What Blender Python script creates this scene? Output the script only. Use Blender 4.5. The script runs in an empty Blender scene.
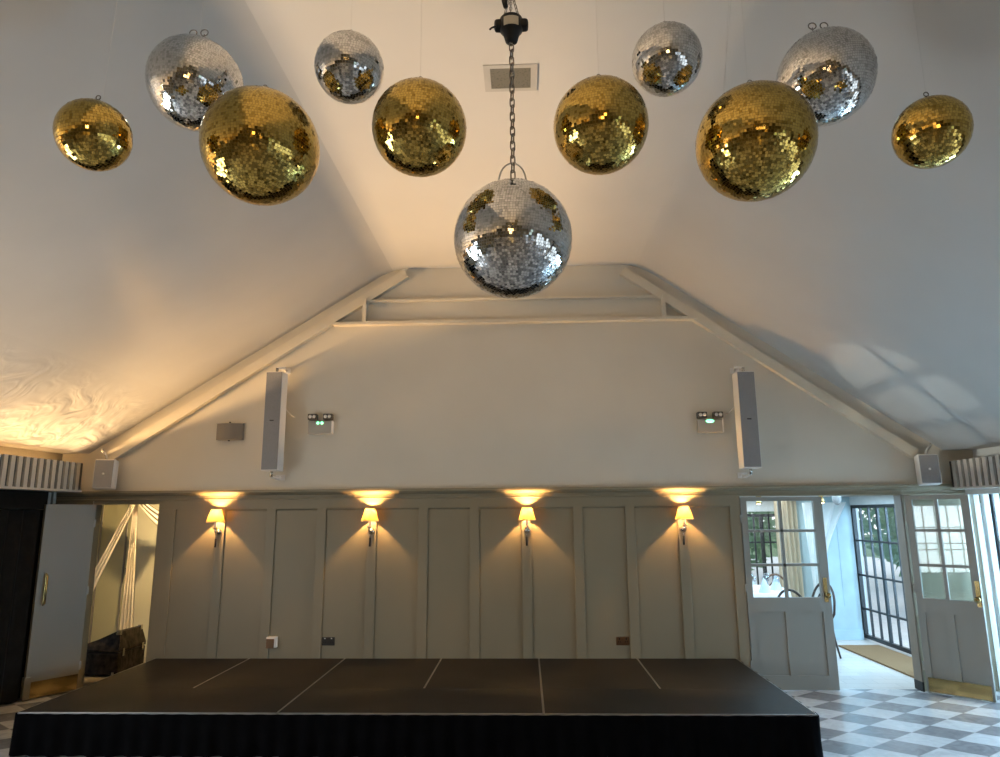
import bpy, math, random
from mathutils import Vector, Matrix
random.seed(7)
S = bpy.context.scene
COL = S.collection
PI = math.pi

# ------------------------------------------------------------------ materials
def nmat(name):
    m = bpy.data.materials.new(name); m.use_nodes = True
    nt = m.node_tree
    return m, nt, nt.nodes, nt.links, nt.nodes['Principled BSDF']

def paint(name, col, rough=.55, metal=0., var=.06, scale=6., bump=0., bscale=40., spec=.5, bdist=.02, hue=None):
    m, nt, N, L, B = nmat(name)
    B.inputs['Roughness'].default_value = rough; B.inputs['Metallic'].default_value = metal
    B.inputs['Specular IOR Level'].default_value = spec
    tc = N.new('ShaderNodeTexCoord'); no = N.new('ShaderNodeTexNoise')
    no.inputs['Scale'].default_value = scale; no.inputs['Detail'].default_value = 5
    L.new(tc.outputs['Object'], no.inputs['Vector'])
    rp = N.new('ShaderNodeValToRGB')
    c2 = hue or col
    rp.color_ramp.elements[0].color = tuple(max(0, c*(1-var)) for c in col)+(1,)
    rp.color_ramp.elements[1].color = tuple(min(1, c*(1+var)) for c in c2)+(1,)
    rp.color_ramp.elements[0].position = .3; rp.color_ramp.elements[1].position = .7
    L.new(no.outputs['Fac'], rp.inputs['Fac']); L.new(rp.outputs['Color'], B.inputs['Base Color'])
    if bump:
        n2 = N.new('ShaderNodeTexNoise'); n2.inputs['Scale'].default_value = bscale; n2.inputs['Detail'].default_value = 6
        L.new(tc.outputs['Object'], n2.inputs['Vector'])
        bp = N.new('ShaderNodeBump'); bp.inputs['Strength'].default_value = bump; bp.inputs['Distance'].default_value = bdist
        L.new(n2.outputs['Fac'], bp.inputs['Height']); L.new(bp.outputs['Normal'], B.inputs['Normal'])
    return m

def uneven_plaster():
    m = paint('uneven_plaster', (.47, .465, .45), .36, var=.05, scale=1.3, bump=.12, bscale=2.6, bdist=.02)  # shade put into the base colour: darker than the rest of the ceiling
    nt = m.node_tree; N, L = nt.nodes, nt.links; B = N['Principled BSDF']
    tc = N.new('ShaderNodeTexCoord'); sx = N.new('ShaderNodeSeparateXYZ'); L.new(tc.outputs['Object'], sx.inputs[0])
    mr = N.new('ShaderNodeMapRange'); mr.inputs['From Min'].default_value = 2.5; mr.inputs['From Max'].default_value = 3.1
    mr.inputs['To Min'].default_value = 1.; mr.inputs['To Max'].default_value = 0.; L.new(sx.outputs['Z'], mr.inputs['Value'])
    no = N.new('ShaderNodeTexNoise'); no.inputs['Scale'].default_value = 3.; no.inputs['Detail'].default_value = 2; no.inputs['Distortion'].default_value = 1.6
    L.new(tc.outputs['Object'], no.inputs['Vector'])
    mu = N.new('ShaderNodeMath'); mu.operation = 'MULTIPLY'; L.new(no.outputs['Fac'], mu.inputs[0]); L.new(mr.outputs[0], mu.inputs[1])
    old = B.inputs['Normal'].links[0].from_socket
    bp = N.new('ShaderNodeBump'); bp.inputs['Strength'].default_value = .8; bp.inputs['Distance'].default_value = .05
    L.new(mu.outputs[0], bp.inputs['Height']); L.new(old, bp.inputs['Normal']); L.new(bp.outputs['Normal'], B.inputs['Normal'])
    return m

def emis(name, col, strength, base=(.8, .8, .8), rough=.5):
    m, nt, N, L, B = nmat(name)
    B.inputs['Base Color'].default_value = base+(1,); B.inputs['Roughness'].default_value = rough
    B.inputs['Emission Color'].default_value = col+(1,); B.inputs['Emission Strength'].default_value = strength
    return m

def tile_mirror(name, col, dark):
    m, nt, N, L, B = nmat(name)
    B.inputs['Metallic'].default_value = 1.; B.inputs['Roughness'].default_value = .04
    oi = N.new('ShaderNodeNewGeometry'); rp = N.new('ShaderNodeValToRGB')
    rp.color_ramp.elements[0].color = dark+(1,); rp.color_ramp.elements[1].color = col+(1,)
    rp.color_ramp.elements[0].position = 0.; rp.color_ramp.elements[1].position = .45
    L.new(oi.outputs['Random Per Island'], rp.inputs['Fac']); L.new(rp.outputs['Color'], B.inputs['Base Color'])
    return m

def glass(name, tint=(1, 1, 1), refl=.06):
    m, nt, N, L, B = nmat(name)
    N.remove(B)
    out = N['Material Output']
    tr = N.new('ShaderNodeBsdfTransparent'); tr.inputs['Color'].default_value = tint+(1,)
    gl = N.new('ShaderNodeBsdfGlossy'); gl.inputs['Roughness'].default_value = .02
    lw = N.new('ShaderNodeLayerWeight'); lw.inputs['Blend'].default_value = .5
    fr = N.new('ShaderNodeMath'); fr.operation = 'POWER'; fr.inputs[1].default_value = 5.
    L.new(lw.outputs['Facing'], fr.inputs[0])
    ma = N.new('ShaderNodeMath'); ma.operation = 'MULTIPLY_ADD'; ma.inputs[1].default_value = .8; ma.inputs[2].default_value = refl
    mx = N.new('ShaderNodeMixShader')
    L.new(fr.outputs[0], ma.inputs[0]); L.new(ma.outputs[0], mx.inputs['Fac'])
    L.new(tr.outputs[0], mx.inputs[1]); L.new(gl.outputs[0], mx.inputs[2]); L.new(mx.outputs[0], out.inputs['Surface'])
    return m

def translucent(name, col, frac=.5, emit=0., ecol=(1, .6, .2), rough=.9):
    m, nt, N, L, B = nmat(name)
    out = N['Material Output']
    B.inputs['Base Color'].default_value = col+(1,); B.inputs['Roughness'].default_value = rough
    if emit:
        B.inputs['Emission Color'].default_value = ecol+(1,); B.inputs['Emission Strength'].default_value = emit
    t = N.new('ShaderNodeBsdfTranslucent'); t.inputs['Color'].default_value = col+(1,)
    mx = N.new('ShaderNodeMixShader'); mx.inputs['Fac'].default_value = frac
    L.new(B.outputs[0], mx.inputs[1]); L.new(t.outputs[0], mx.inputs[2]); L.new(mx.outputs[0], out.inputs['Surface'])
    return m

def floor_mat():
    m, nt, N, L, B = nmat('diamond_tile_floor')
    tc = N.new('ShaderNodeTexCoord'); sx = N.new('ShaderNodeSeparateXYZ')
    L.new(tc.outputs['Object'], sx.inputs[0])
    def math_(op, a=None, b=None, va=None, vb=None):
        n = N.new('ShaderNodeMath'); n.operation = op
        if a is not None: L.new(a, n.inputs[0])
        if va is not None: n.inputs[0].default_value = va
        if b is not None: L.new(b, n.inputs[1])
        if vb is not None: n.inputs[1].default_value = vb
        return n.outputs[0]
    a = math_('DIVIDE', math_('SUBTRACT', sx.outputs['X'], vb=3.11), vb=.502)
    b = math_('DIVIDE', math_('SUBTRACT', sx.outputs['Y'], vb=6.552), vb=.376)
    u = math_('ADD', a, b); v = math_('SUBTRACT', a, b)
    par = math_('PINGPONG', math_('ADD', math_('FLOOR', u), math_('FLOOR', v)), vb=1.)
    def edge(x):
        f = math_('FRACT', x)
        return math_('MINIMUM', f, math_('SUBTRACT', va=1., b=f))
    e = math_('LESS_THAN', math_('MINIMUM', edge(u), edge(v)), vb=.010)
    no = N.new('ShaderNodeTexNoise'); no.inputs['Scale'].default_value = 9; no.inputs['Detail'].default_value = 8; no.inputs['Distortion'].default_value = 1.4
    L.new(tc.outputs['Object'], no.inputs['Vector'])
    def ramp(c1, c2):
        r = N.new('ShaderNodeValToRGB'); r.color_ramp.elements[0].color = c1+(1,); r.color_ramp.elements[1].color = c2+(1,)
        r.color_ramp.elements[0].position = .3; r.color_ramp.elements[1].position = .7
        L.new(no.outputs['Fac'], r.inputs['Fac']); return r.outputs['Color']
    mx = N.new('ShaderNodeMix'); mx.data_type = 'RGBA'
    L.new(par, mx.inputs['Factor']); L.new(ramp((.17, .175, .185), (.26, .265, .28)), mx.inputs['A']); L.new(ramp((.46, .47, .48), (.60, .61, .62)), mx.inputs['B'])
    m2 = N.new('ShaderNodeMix'); m2.data_type = 'RGBA'; m2.inputs['B'].default_value = (.35, .34, .33, 1)
    L.new(e, m2.inputs['Factor']); L.new(mx.outputs['Result'], m2.inputs['A'])
    L.new(m2.outputs['Result'], B.inputs['Base Color'])
    B.inputs['Roughness'].default_value = .22
    return m

def wood_floor_mat():
    m, nt, N, L, B = nmat('pale_plank_floor')
    tc = N.new('ShaderNodeTexCoord'); mp = N.new('ShaderNodeMapping'); mp.inputs['Scale'].default_value = (4, 1, 1)
    br = N.new('ShaderNodeTexBrick'); br.inputs['Scale'].default_value = 1.5
    br.inputs['Color1'].default_value = (.62, .60, .57, 1); br.inputs['Color2'].default_value = (.54, .52, .49, 1); br.inputs['Mortar'].default_value = (.40, .39, .37, 1)
    br.inputs['Mortar Size'].default_value = .006
    L.new(tc.outputs['Object'], br.inputs['Vector']); L.new(br.outputs['Color'], B.inputs['Base Color'])
    B.inputs['Roughness'].default_value = .3
    return m

def grille_mat(name, c1, c2, sc=160):
    m, nt, N, L, B = nmat(name)
    tc = N.new('ShaderNodeTexCoord'); vo = N.new('ShaderNodeTexVoronoi'); vo.inputs['Scale'].default_value = sc
    L.new(tc.outputs['Object'], vo.inputs['Vector'])
    rp = N.new('ShaderNodeValToRGB'); rp.color_ramp.elements[0].color = c2+(1,); rp.color_ramp.elements[1].color = c1+(1,)
    rp.color_ramp.elements[0].position = .15; rp.color_ramp.elements[1].position = .4
    L.new(vo.outputs['Distance'], rp.inputs['Fac']); L.new(rp.outputs['Color'], B.inputs['Base Color'])
    B.inputs['Roughness'].default_value = .6
    return m

M = dict(
    panel=paint('panel_paint', (.225, .19, .125), .5, var=.03, scale=2),
    gable=paint('gable_paint', (.60, .555, .47), .6, var=.03, scale=1.5, bump=.08, bscale=8),
    beam=paint('beam_paint', (.64, .575, .46), .5, var=.03),
    ceil=paint('ceiling_paint', (.55, .54, .52), .55, var=.03, scale=1, bump=.10, bscale=3.),
    slope=paint('slope_paint', (.55, .54, .52), .5, var=.03, scale=1.3, bump=.12, bscale=2.6, bdist=.02),
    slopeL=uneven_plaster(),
    floor=floor_mat(), plank=wood_floor_mat(), 
    slat=paint('slat_white', (.46, .44, .40), .5), slatback=paint('slat_gap', (.07, .066, .06), .8),
    black_cloth=paint('black_cloth', (.008, .0068, .0055), .9, var=.3, scale=12, spec=.2),
    skirt=paint('skirt_cloth', (.0022, .0022, .0026), .95, var=.3, scale=10, spec=.04),
    deck=paint('stage_board', (.019, .016, .0125), .5, var=.25, scale=3, bump=.15, bscale=90, spec=.12),
    alu=paint('aluminium', (.42, .41, .39), .35, .9),
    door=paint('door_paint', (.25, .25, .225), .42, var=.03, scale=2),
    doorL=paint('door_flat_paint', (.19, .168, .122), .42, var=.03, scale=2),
    jamb=paint('jamb_paint', (.19, .155, .115), .5),
    brass=paint('brass', (.62, .43, .16), .16, 1., var=.08),
    brassd=paint('dull_brass', (.32, .235, .10), .14, 1., var=.08),
    nickel=paint('nickel', (.55, .53, .49), .22, 1.),
    dark=paint('dark_metal', (.03, .028, .025), .4, .6),
    black=paint('black_plastic', (.008, .008, .008), .45, spec=.3),
    white=paint('white_plastic', (.68, .66, .63), .45),
    sp_grille=grille_mat('grey_grille', (.24, .235, .24), (.14, .14, .145)),
    grey=paint('grey_plastic', (.26, .25, .24), .5),
    headgrey=paint('lamp_head', (.07, .06, .05), .5), exitgrey=paint('light_housing', (.36, .34, .30), .5), greybox=paint('grey_box', (.20, .175, .15), .55),
    ventrim=paint('vent_rim', (.43, .42, .40), .5),
    vent=grille_mat('vent_mesh', (.15, .145, .12), (.10, .095, .08), 60),
    copper=paint('copper_plate', (.20, .11, .06), .3, .9),
    socket=paint('dark_plate', (.02, .016, .012), .35),
    green=emis('green_led', (.10, 1., .40), 2.2),
    silver=tile_mirror('silver_tile', (.78, .77, .75), (.50, .49, .47)),
    gold=tile_mirror('gold_tile', (.66, .46, .12), (.36, .23, .045)),
    core_s=paint('silver_grout', (.25, .25, .24), .5, .5), core_g=paint('gold_grout', (.22, .14, .03), .5, .5),
    shade=translucent('pleated_shade', (.40, .225, .065), .20, .10, (1., .55, .10)),
    bulb=emis('warm_bulb', (1., .70, .34), 22.),
    barglow=emis('bar_glow', (1., .62, .20), 5.),
    wire=paint('steel_wire', (.50, .49, .47), .5, .2),
    chain=paint('chain_steel', (.20, .18, .16), .35, .9),
    glass=glass('clear_glass', (.97, .985, .98), .03),
    glassR=glass('reflective_glass', (.90, .94, .92), .05),
    steel=paint('dark_steel_frame', (.022, .024, .026), .4, .3),
    pier=paint('pale_blue_paint', (.46, .62, .68), .5), annex=paint('annex_pale_wall', (.60, .62, .61), .55),
    cream=paint('annex_cream', (.62, .50, .36), .6),
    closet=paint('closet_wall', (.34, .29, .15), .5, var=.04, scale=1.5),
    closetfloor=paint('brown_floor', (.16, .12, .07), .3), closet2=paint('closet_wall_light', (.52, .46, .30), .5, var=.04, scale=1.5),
    drape=translucent('cream_drape', (.70, .58, .42), .25),
    sheer=translucent('white_sheer', (.85, .85, .83), .5),
    coir=paint('coir_mat', (.22, .135, .06), .95, var=.2, scale=60, bump=.4, bscale=200),
    cloth=paint('white_table_cloth', (.80, .80, .80), .8),
    bent=paint('dark_bentwood', (.035, .020, .014), .35), bentb=paint('brown_bentwood', (.13, .06, .03), .4),
    cane=paint('cane_seat', (.45, .33, .18), .7),
    leather=paint('black_case', (.009, .0065, .004), .42, var=.5, scale=14, bump=.25, bscale=30, hue=(.024, .018, .012), spec=.06),
    leaf=translucent('leaf_green', (.17, .29, .15), .4),
    bark=paint('bark', (.10, .07, .045), .9),
    terrace=paint('terrace_stone', (.55, .54, .52), .7), grass=paint('lawn', (.08, .14, .04), .9, var=.3),
    glassware=glass('drinking_glass', (.96, .98, 1.), .10),
    napkin=paint('blue_white_linen', (.55, .63, .74), .8),
    sticker=paint('silver_sticker', (.52, .47, .38), .4),
)

# ------------------------------------------------------------------ mesh builder
class MB:
    def __init__(s): s.v = []; s.f = []; s.m = []; s.sm = []; s.mats = []
    def mi(s, mat):
        if mat not in s.mats: s.mats.append(mat)
        return s.mats.index(mat)
    def add(s, vs, fs, mat, smooth=False, T=None):
        b = len(s.v); k = s.mi(mat)
        for p in vs:
            s.v.append(tuple(T @ Vector(p)) if T is not None else tuple(p))
        for f in fs:
            s.f.append(tuple(i+b for i in f)); s.m.append(k); s.sm.append(smooth)
    def box(s, x0, x1, y0, y1, z0, z1, mat, T=None, bev=0.):
        if x1 < x0: x0, x1 = x1, x0
        if y1 < y0: y0, y1 = y1, y0
        if z1 < z0: z0, z1 = z1, z0
        if bev <= 0:
            vs = [(x, y, z) for z in (z0, z1) for y in (y0, y1) for x in (x0, x1)]
            fs = [(0, 2, 3, 1), (4, 5, 7, 6), (0, 1, 5, 4), (2, 6, 7, 3), (0, 4, 6, 2), (1, 3, 7, 5)]
            s.add(vs, fs, mat, False, T); return
        import bmesh
        bm = bmesh.new(); bmesh.ops.create_cube(bm, size=1.)
        for v in bm.verts:
            v.co = Vector(((x0+x1)/2+v.co.x*(x1-x0), (y0+y1)/2+v.co.y*(y1-y0), (z0+z1)/2+v.co.z*(z1-z0)))
        bmesh.ops.bevel(bm, geom=bm.edges[:], offset=bev, segments=3, profile=.6, affect='EDGES')
        bm.verts.index_update()
        s.add([v.co[:] for v in bm.verts], [[v.index for v in f.verts] for f in bm.faces], mat, False, T)
        bm.free()
    def prism(s, poly, a, b, mat, axis='y', T=None):
        # poly in the plane across AXIS; extruded a..b
        n = len(poly)
        def P(p, t): return (p[0], t, p[1]) if axis == 'y' else ((t, p[0], p[1]) if axis == 'x' else (p[0], p[1], t))
        vs = [P(p, a) for p in poly]+[P(p, b) for p in poly]
        fs = [tuple(range(n)), tuple(range(2*n-1, n-1, -1))]+[(i, (i+1) % n, n+(i+1) % n, n+i) for i in range(n)]
        s.add(vs, fs, mat, False, T)
    def tube(s, pts, r, mat, seg=8, closed=False, T=None, flat=1.):
        pts = [Vector(p) for p in pts]; n = len(pts)
        rs = r if isinstance(r, (list, tuple)) else [r]*n
        up = None; vs = []; fs = []
        for i, p in enumerate(pts):
            if closed: t = pts[(i+1) % n]-pts[i-1]
            else: t = pts[min(i+1, n-1)]-pts[max(i-1, 0)]
            t.normalize()
            if up is None:
                up = Vector((0, 0, 1)) if abs(t.z) < .9 else Vector((1, 0, 0))
            up = (up-t*up.dot(t)).normalized(); w = t.cross(up)
            for k in range(seg):
                a = 2*PI*k/seg
                vs.append(p+(up*math.cos(a)+w*math.sin(a)*flat)*rs[i])
        for i in range(n if closed else n-1):
            j = (i+1) % n
            for k in range(seg):
                fs.append((i*seg+k, i*seg+(k+1) % seg, j*seg+(k+1) % seg, j*seg+k))
        if not closed:
            fs.append(tuple(range(seg-1, -1, -1))); fs.append(tuple((n-1)*seg+k for k in range(seg)))
        s.add(vs, fs, mat, True, T)
    def lathe(s, prof, mat, seg=24, T=None, pleat=0., npl=0, smooth=True):
        vs = []; fs = []
        n = len(prof)
        for (r, z) in prof:
            for k in range(seg):
                a = 2*PI*k/seg
                rr = r*(1+(pleat if (k % 2) else -pleat)) if npl else r
                vs.append((rr*math.cos(a), rr*math.sin(a), z))
        for i in range(n-1):
            for k in range(seg):
                fs.append((i*seg+k, i*seg+(k+1) % seg, (i+1)*seg+(k+1) % seg, (i+1)*seg+k))
        s.add(vs, fs, mat, smooth, T)
    def grid(s, fn, nu, nv, mat, smooth=True):
        vs = [fn(i/nu, j/nv) for j in range(nv+1) for i in range(nu+1)]
        fs = [(j*(nu+1)+i, j*(nu+1)+i+1, (j+1)*(nu+1)+i+1, (j+1)*(nu+1)+i) for j in range(nv) for i in range(nu)]
        s.add(vs, fs, mat, smooth)
    def build(s, name, parent=None, loc=(0, 0, 0), rot=(0, 0, 0)):
        me = bpy.data.meshes.new(name)
        me.from_pydata(s.v, [], s.f); me.update()
        for m in s.mats: me.materials.append(m)
        me.polygons.foreach_set('material_index', s.m); me.polygons.foreach_set('use_smooth', s.sm)
        o = bpy.data.objects.new(name, me); COL.objects.link(o)
        o.location = loc; o.rotation_euler = rot
        if parent: o.parent = parent
        return o

def tag(o, label=None, cat=None, group=None, kind=None):
    if label: o['label'] = label
    if cat: o['category'] = cat
    if group: o['group'] = group
    if kind: o['kind'] = kind
    return o
def empty(name, loc=(0, 0, 0), rot=(0, 0, 0), label=None, cat=None, group=None, kind=None):
    o = bpy.data.objects.new(name, None); COL.objects.link(o); o.empty_display_size = .1
    o.location = loc; o.rotation_euler = rot
    return tag(o, label, cat, group, kind)
def copy_tree(o, parent=None):
    c = o.copy(); COL.objects.link(c)
    if parent: c.parent = parent
    for ch in list(o.children): copy_tree(ch, c)
    return c
def one(fn, name, parent=None, loc=(0, 0, 0), rot=(0, 0, 0)):
    b = MB(); fn(b); return b.build(name, parent, loc, rot)
def boxo(name, x0, x1, y0, y1, z0, z1, mat, parent=None, bev=0., loc=(0, 0, 0)):
    b = MB(); b.box(x0, x1, y0, y1, z0, z1, mat, bev=bev); return b.build(name, parent, loc)
def struct(o, label, cat='wall'):
    return tag(o, label, cat, kind='structure')

# ------------------------------------------------------------------ camera
f_px, pitch, yaw, roll, CH = 689.18, .194558, .035646, -.007204, 1.7647
def R(v):
    x, y, z = v
    c, s = math.cos(roll), math.sin(roll); x, z = c*x-s*z, s*x+c*z
    c, s = math.cos(pitch), math.sin(pitch); y, z = c*y-s*z, s*y+c*z
    c, s = math.cos(yaw), math.sin(yaw); x, y = c*x-s*y, s*x+c*y
    return Vector((x, y, z))
cam = bpy.data.cameras.new('camera'); co = bpy.data.objects.new('camera', cam); COL.objects.link(co)
r_, u_, b_ = R((1, 0, 0)), R((0, 0, 1)), -R((0, 1, 0))
co.matrix_world = Matrix(((r_.x, u_.x, b_.x, 0), (r_.y, u_.y, b_.y, 0), (r_.z, u_.z, b_.z, CH), (0, 0, 0, 1)))
cam.sensor_fit = 'HORIZONTAL'; cam.sensor_width = 36.; cam.lens = f_px/1000*36; cam.clip_end = 200; cam.clip_start = .05
S.camera = co

# ------------------------------------------------------------------ room shell
XL, XR, YB, YF = -5.15, 4.75, -7.5, 7.515
CL, CR = -4.85, 4.44          # cornice faces
ZC = 4.55; FL, FR = -1.5, 1.3  # flat ceiling
ZEL, ZER = 2.46, 2.40
ML, MR = (ZC-ZEL)/(FL-CL), (ZC-ZER)/(CR-FR)
def zceil(x):
    if x < FL: return max(ZEL, ZC-ML*(FL-x))
    if x > FR: return max(ZER, ZC-MR*(x-FR))
    return ZC

struct(boxo('floor', XL-.2, XR+.2, YB-.2, YF+.08, -.10, 0, M['floor']), 'polished floor of dark grey and pale stone diamond tiles', 'floor')
TF = .20   # the folds are softly rounded
def fold(x0, sgn, m):
    c = math.sqrt(1+m*m); A = Vector((x0, ZC)); P = A+Vector((-sgn*TF, 0)); Q = A+Vector((sgn*TF/c, -m*TF/c))
    return [tuple(P*(1-t)**2+A*2*t*(1-t)+Q*t*t) for t in [k/12 for k in range(13)]]
lf, rf = fold(FL, -1, ML), fold(FR, 1, MR)
def shell(prof, mat, name, lab):
    b = MB(); n = len(prof); up = .12
    for i in range(n-1):
        (xa, za), (xb, zb_) = prof[i], prof[i+1]
        k = len(b.v)
        b.add([(xa, YB-.2, za), (xb, YB-.2, zb_), (xb, YF+.12, zb_), (xa, YF+.12, za)], [(0, 1, 2, 3)], mat, True)
    import bmesh
    o = b.build(name); bm = bmesh.new(); bm.from_mesh(o.data); bmesh.ops.remove_doubles(bm, verts=bm.verts[:], dist=1e-4)
    bm.to_mesh(o.data); bm.free()
    return struct(o, lab, 'ceiling')
shell(lf[::-1][6:]+rf[:7], M['ceil'], 'ceiling', 'flat pale plaster ceiling strip running along the top of the vault')
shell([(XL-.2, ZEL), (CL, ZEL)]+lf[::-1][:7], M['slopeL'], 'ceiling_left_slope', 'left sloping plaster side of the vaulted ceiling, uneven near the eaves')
shell(rf[6:]+[(CR, ZER), (XR+.2, ZER)], M['slope'], 'ceiling_right_slope', 'right sloping plaster side of the vaulted ceiling in cool daylight')

# front wall: panelled below, plain gable above
OL0, OL1, OLZ = -4.735, -3.99, 1.90
OR0, OR1, ORZ = 2.262, 3.945, 1.935
b = MB(); T_ = .12
b.box(XL-.2, OL0, YF, YF+T_, 0, 2.01, M['panel']); b.box(OL0, OL1, YF, YF+T_, OLZ, 2.01, M['panel'])
b.box(OL1, OR0, YF, YF+T_, 0, 2.01, M['panel']); b.box(OR0, OR1, YF, YF+T_, ORZ, 2.01, M['panel']); b.box(OR1, XR+.2, YF, YF+T_, 0, 2.01, M['panel'])
wf = struct(b.build('wall_front'), 'panelled taupe wall behind the stage with vertical battens and two doorways')
BX0, BS, BW = -3.355, .5507, .10
for i in range(-1, 11):
    x = BX0+i*BS
    boxo('batten', x, x+(BW if i < 10 else OR0-x-.002), YF-.019, YF, 0, 1.844, M['panel'], wf, .003)
boxo('batten', OL1, OL1+.09, YF-.019, YF, 0, 1.844, M['panel'], wf, .003)
boxo('batten', OL0-.10, OL0, YF-.019, YF, 0, 1.844, M['panel'], wf, .003)
boxo('batten', OR1+.09, OR1+.19, YF-.019, YF, 0, 1.844, M['panel'], wf, .003)
for (x0, x1) in ((XL, OL0), (OL1, OR0), (OR1+.09, XR)): boxo('top_rail', x0, x1, YF-.0185, YF, 1.844, 2.0, M['panel'], wf)
for (x0, x1) in ((OL0, OL1), (OR0, OR1+.09)): boxo('top_rail', x0, x1, YF-.0185, YF, 1.945, 2.0, M['panel'], wf)
b = MB(); b.prism([(YF-.018, 1.936), (YF-.023, 1.94), (YF-.024, 1.948), (YF-.021, 1.954), (YF-.018, 1.962)], XL, XR, M['panel'], 'x'); b.build('picture_rail', wf)
b = MB(); b.prism([(YF, 1.985), (YF-.03, 1.985), (YF-.05, 2.0), (YF-.075, 2.005), (YF-.085, 2.02), (YF-.085, 2.042), (YF, 2.042)], XL, XR, M['panel'], 'x'); b.build('ledge', wf)
b = MB(); b.prism([(YF-.0185, 1.846), (YF-.0185, 1.838), (YF-.006, 1.822), (YF, 1.822), (YF, 1.846)], BX0+.02, OR0-.08, M['panel'], 'x'); b.build('panel_bead', wf)
boxo('skirting', OL1+.02, OR0-.02, YF-.028, YF, 0, .14, M['panel'], wf)
b = MB()
b.prism([(XL-.2, 2.01), (XR+.2, 2.01), (XR+.2, ZER), (CR, ZER)]+rf[::-1]+lf+[(CL, ZEL), (XL-.2, ZEL)], YF, YF+.12, M['gable'])
struct(b.build('wall_gable'), 'plain cream gable wall above the panelling under the vault')

# gable roof frame: two rafters, tie, posts
def rafter(p0, p1, h, name, lab):
    b = MB(); d = (Vector(p1)-Vector(p0)).normalized(); n = Vector((-d.y, d.x))
    if n.y > 0: n = -n
    q = [Vector(p0), Vector(p1), Vector(p1)+n*h, Vector(p0)+n*h]
    b.prism([tuple(v) for v in q], YF-.07, YF, M['beam'])
    return struct(b.build(name), lab, 'beam')
rafter((-4.66, 2.425), (-1.36, 4.52), .105, 'trim_1', 'painted cream rafter sloping down the left side of the gable')
rafter((4.15, 2.40), (1.16, 4.50), .10, 'trim_2', 'painted grey rafter sloping down the right side of the gable')
b = MB()
b.box(-2.15, 1.93, YF-.09, YF, 3.872, 3.905, M['beam']); b.box(-1.80, 1.57, YF-.06, YF, 4.145, 4.170, M['beam'])
b.box(-1.815, -1.775, YF-.09, YF, 3.905, 4.17, M['beam']); b.box(1.545, 1.585, YF-.09, YF, 3.905, 4.17, M['beam'])
struct(b.build('trim_3'), 'slim cream steel tie with two short posts across the gable', 'beam')

# side walls, cornices
CW = .03
def cornice(face, sgn, z0, z1, name, lab):
    b = MB(); w = XL if sgn > 0 else XR
    b.box(face-sgn*CW, face, YB, YF-.09, z0, z1, M['slatback'])
    b.box(w, face+sgn*.022, YB, YF-.09, z0-.022, z0, M['slat'])
    y = YF-.16
    while y > YB:
        b.box(face, face+sgn*.022, y-.052, y, z0, z1, M['slat']); y -= .097
    return struct(b.build(name), lab, 'cornice')
cornice(CL, 1, 2.055, 2.345, 'trim_4', 'slatted white cornice along the left wall hiding a warm light strip')
cornice(CR, -1, 2.005, 2.275, 'trim_5', 'slatted pale cornice along the right wall above the vertical blind')
lwins = [(1.3, 4.3)]
b = MB(); ys = YB
for (a, c) in lwins:
    b.box(XL-.15, XL, ys, a, 0, 2.47, M['panel']); b.box(XL-.15, XL, a, c, 0, .35, M['panel']); b.box(XL-.15, XL, a, c, 1.93, 2.47, M['panel']); ys = c
b.box(XL-.15, XL, ys, YF, 0, 2.47, M['panel'])
struct(b.build('wall_left'), 'dim side wall on the left behind the black curtain')
# right wall with three big windows beyond the frame
WZ0, WZ1 = .12, 1.93
wins = [(-6.2, -2.4), (-1.8, 2.0), (2.6, 6.25)]
b = MB(); ys = YB
for (a, c) in wins:
    b.box(XR, XR+.15, ys, a, 0, 2.45, M['annex']); b.box(XR, XR+.15, a, c, 0, WZ0, M['annex']); b.box(XR, XR+.15, a, c, WZ1, 2.45, M['annex']); ys = c
b.box(XR, XR+.15, ys, 6.42, 0, 2.45, M['annex']); b.box(XR, XR+.15, 6.42, 7.44, 0, .06, M['annex']); b.box(XR, XR+.15, 6.42, 7.44, 1.99, 2.45, M['annex']); b.box(XR, XR+.15, 7.44, YF, 0, 2.45, M['annex'])
struct(b.build('wall_right'), 'pale side wall on the right pierced by tall windows')
def steel_window(name, plane, a0, a1, z0, z1, nb, zs, lab, axis='x', gl='glass', thick=()):
    b = MB()
    def bx(u0, u1, v0, v1, d=.025):
        if axis == 'x': b.box(plane-d, plane+d, u0, u1, v0, v1, M['steel'])
        else: b.box(u0, u1, plane-d, plane+d, v0, v1, M['steel'])
    bx(a0, a0+.045, z0, z1); bx(a1-.045, a1, z0, z1); bx(a0, a1, z0, z0+.05); bx(a0, a1, z1-.045, z1)
    for k in range(1, nb):
        u = a0+(a1-a0)*k/nb; w = .035 if k in thick else .013
        bx(u-w*.8, u+w*.8, z0, z1, .014)
    for z in zs: bx(a0, a1, z-.012, z+.012, .018)
    root = b.build(name); struct(root, lab, 'window')
    g = MB()
    if axis == 'x': g.box(plane-.003, plane+.003, a0+.02, a1-.02, z0+.02, z1-.02, M[gl])
    else: g.box(a0+.02, a1-.02, plane-.003, plane+.003, z0+.02, z1-.02, M[gl])
    g.build('pane', root)
    return root
for i, (a, c) in enumerate(wins):
    steel_window('window_%d' % (i+1), XR+.07, a, c, WZ0, WZ1, 10, (.55, 1.0, 1.45), 'wide dark steel window in the right wall, %s from the far doorway' % ('farthest', 'second', 'nearest')[i])
for i, (a, c) in enumerate(lwins):
    steel_window('window_%d' % (i+6), XL-.07, a, c, .35, 1.93, 11, (.90, 1.04, 1.4), 'dark steel window in the left wall near the curtain')
steel_window('window_8', XR+.08, 6.42, 7.44, .06, 1.99, 2, (.34, .62, .90, 1.18, 1.46, 1.74), 'tall window behind white vertical blinds at the far right edge')
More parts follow.
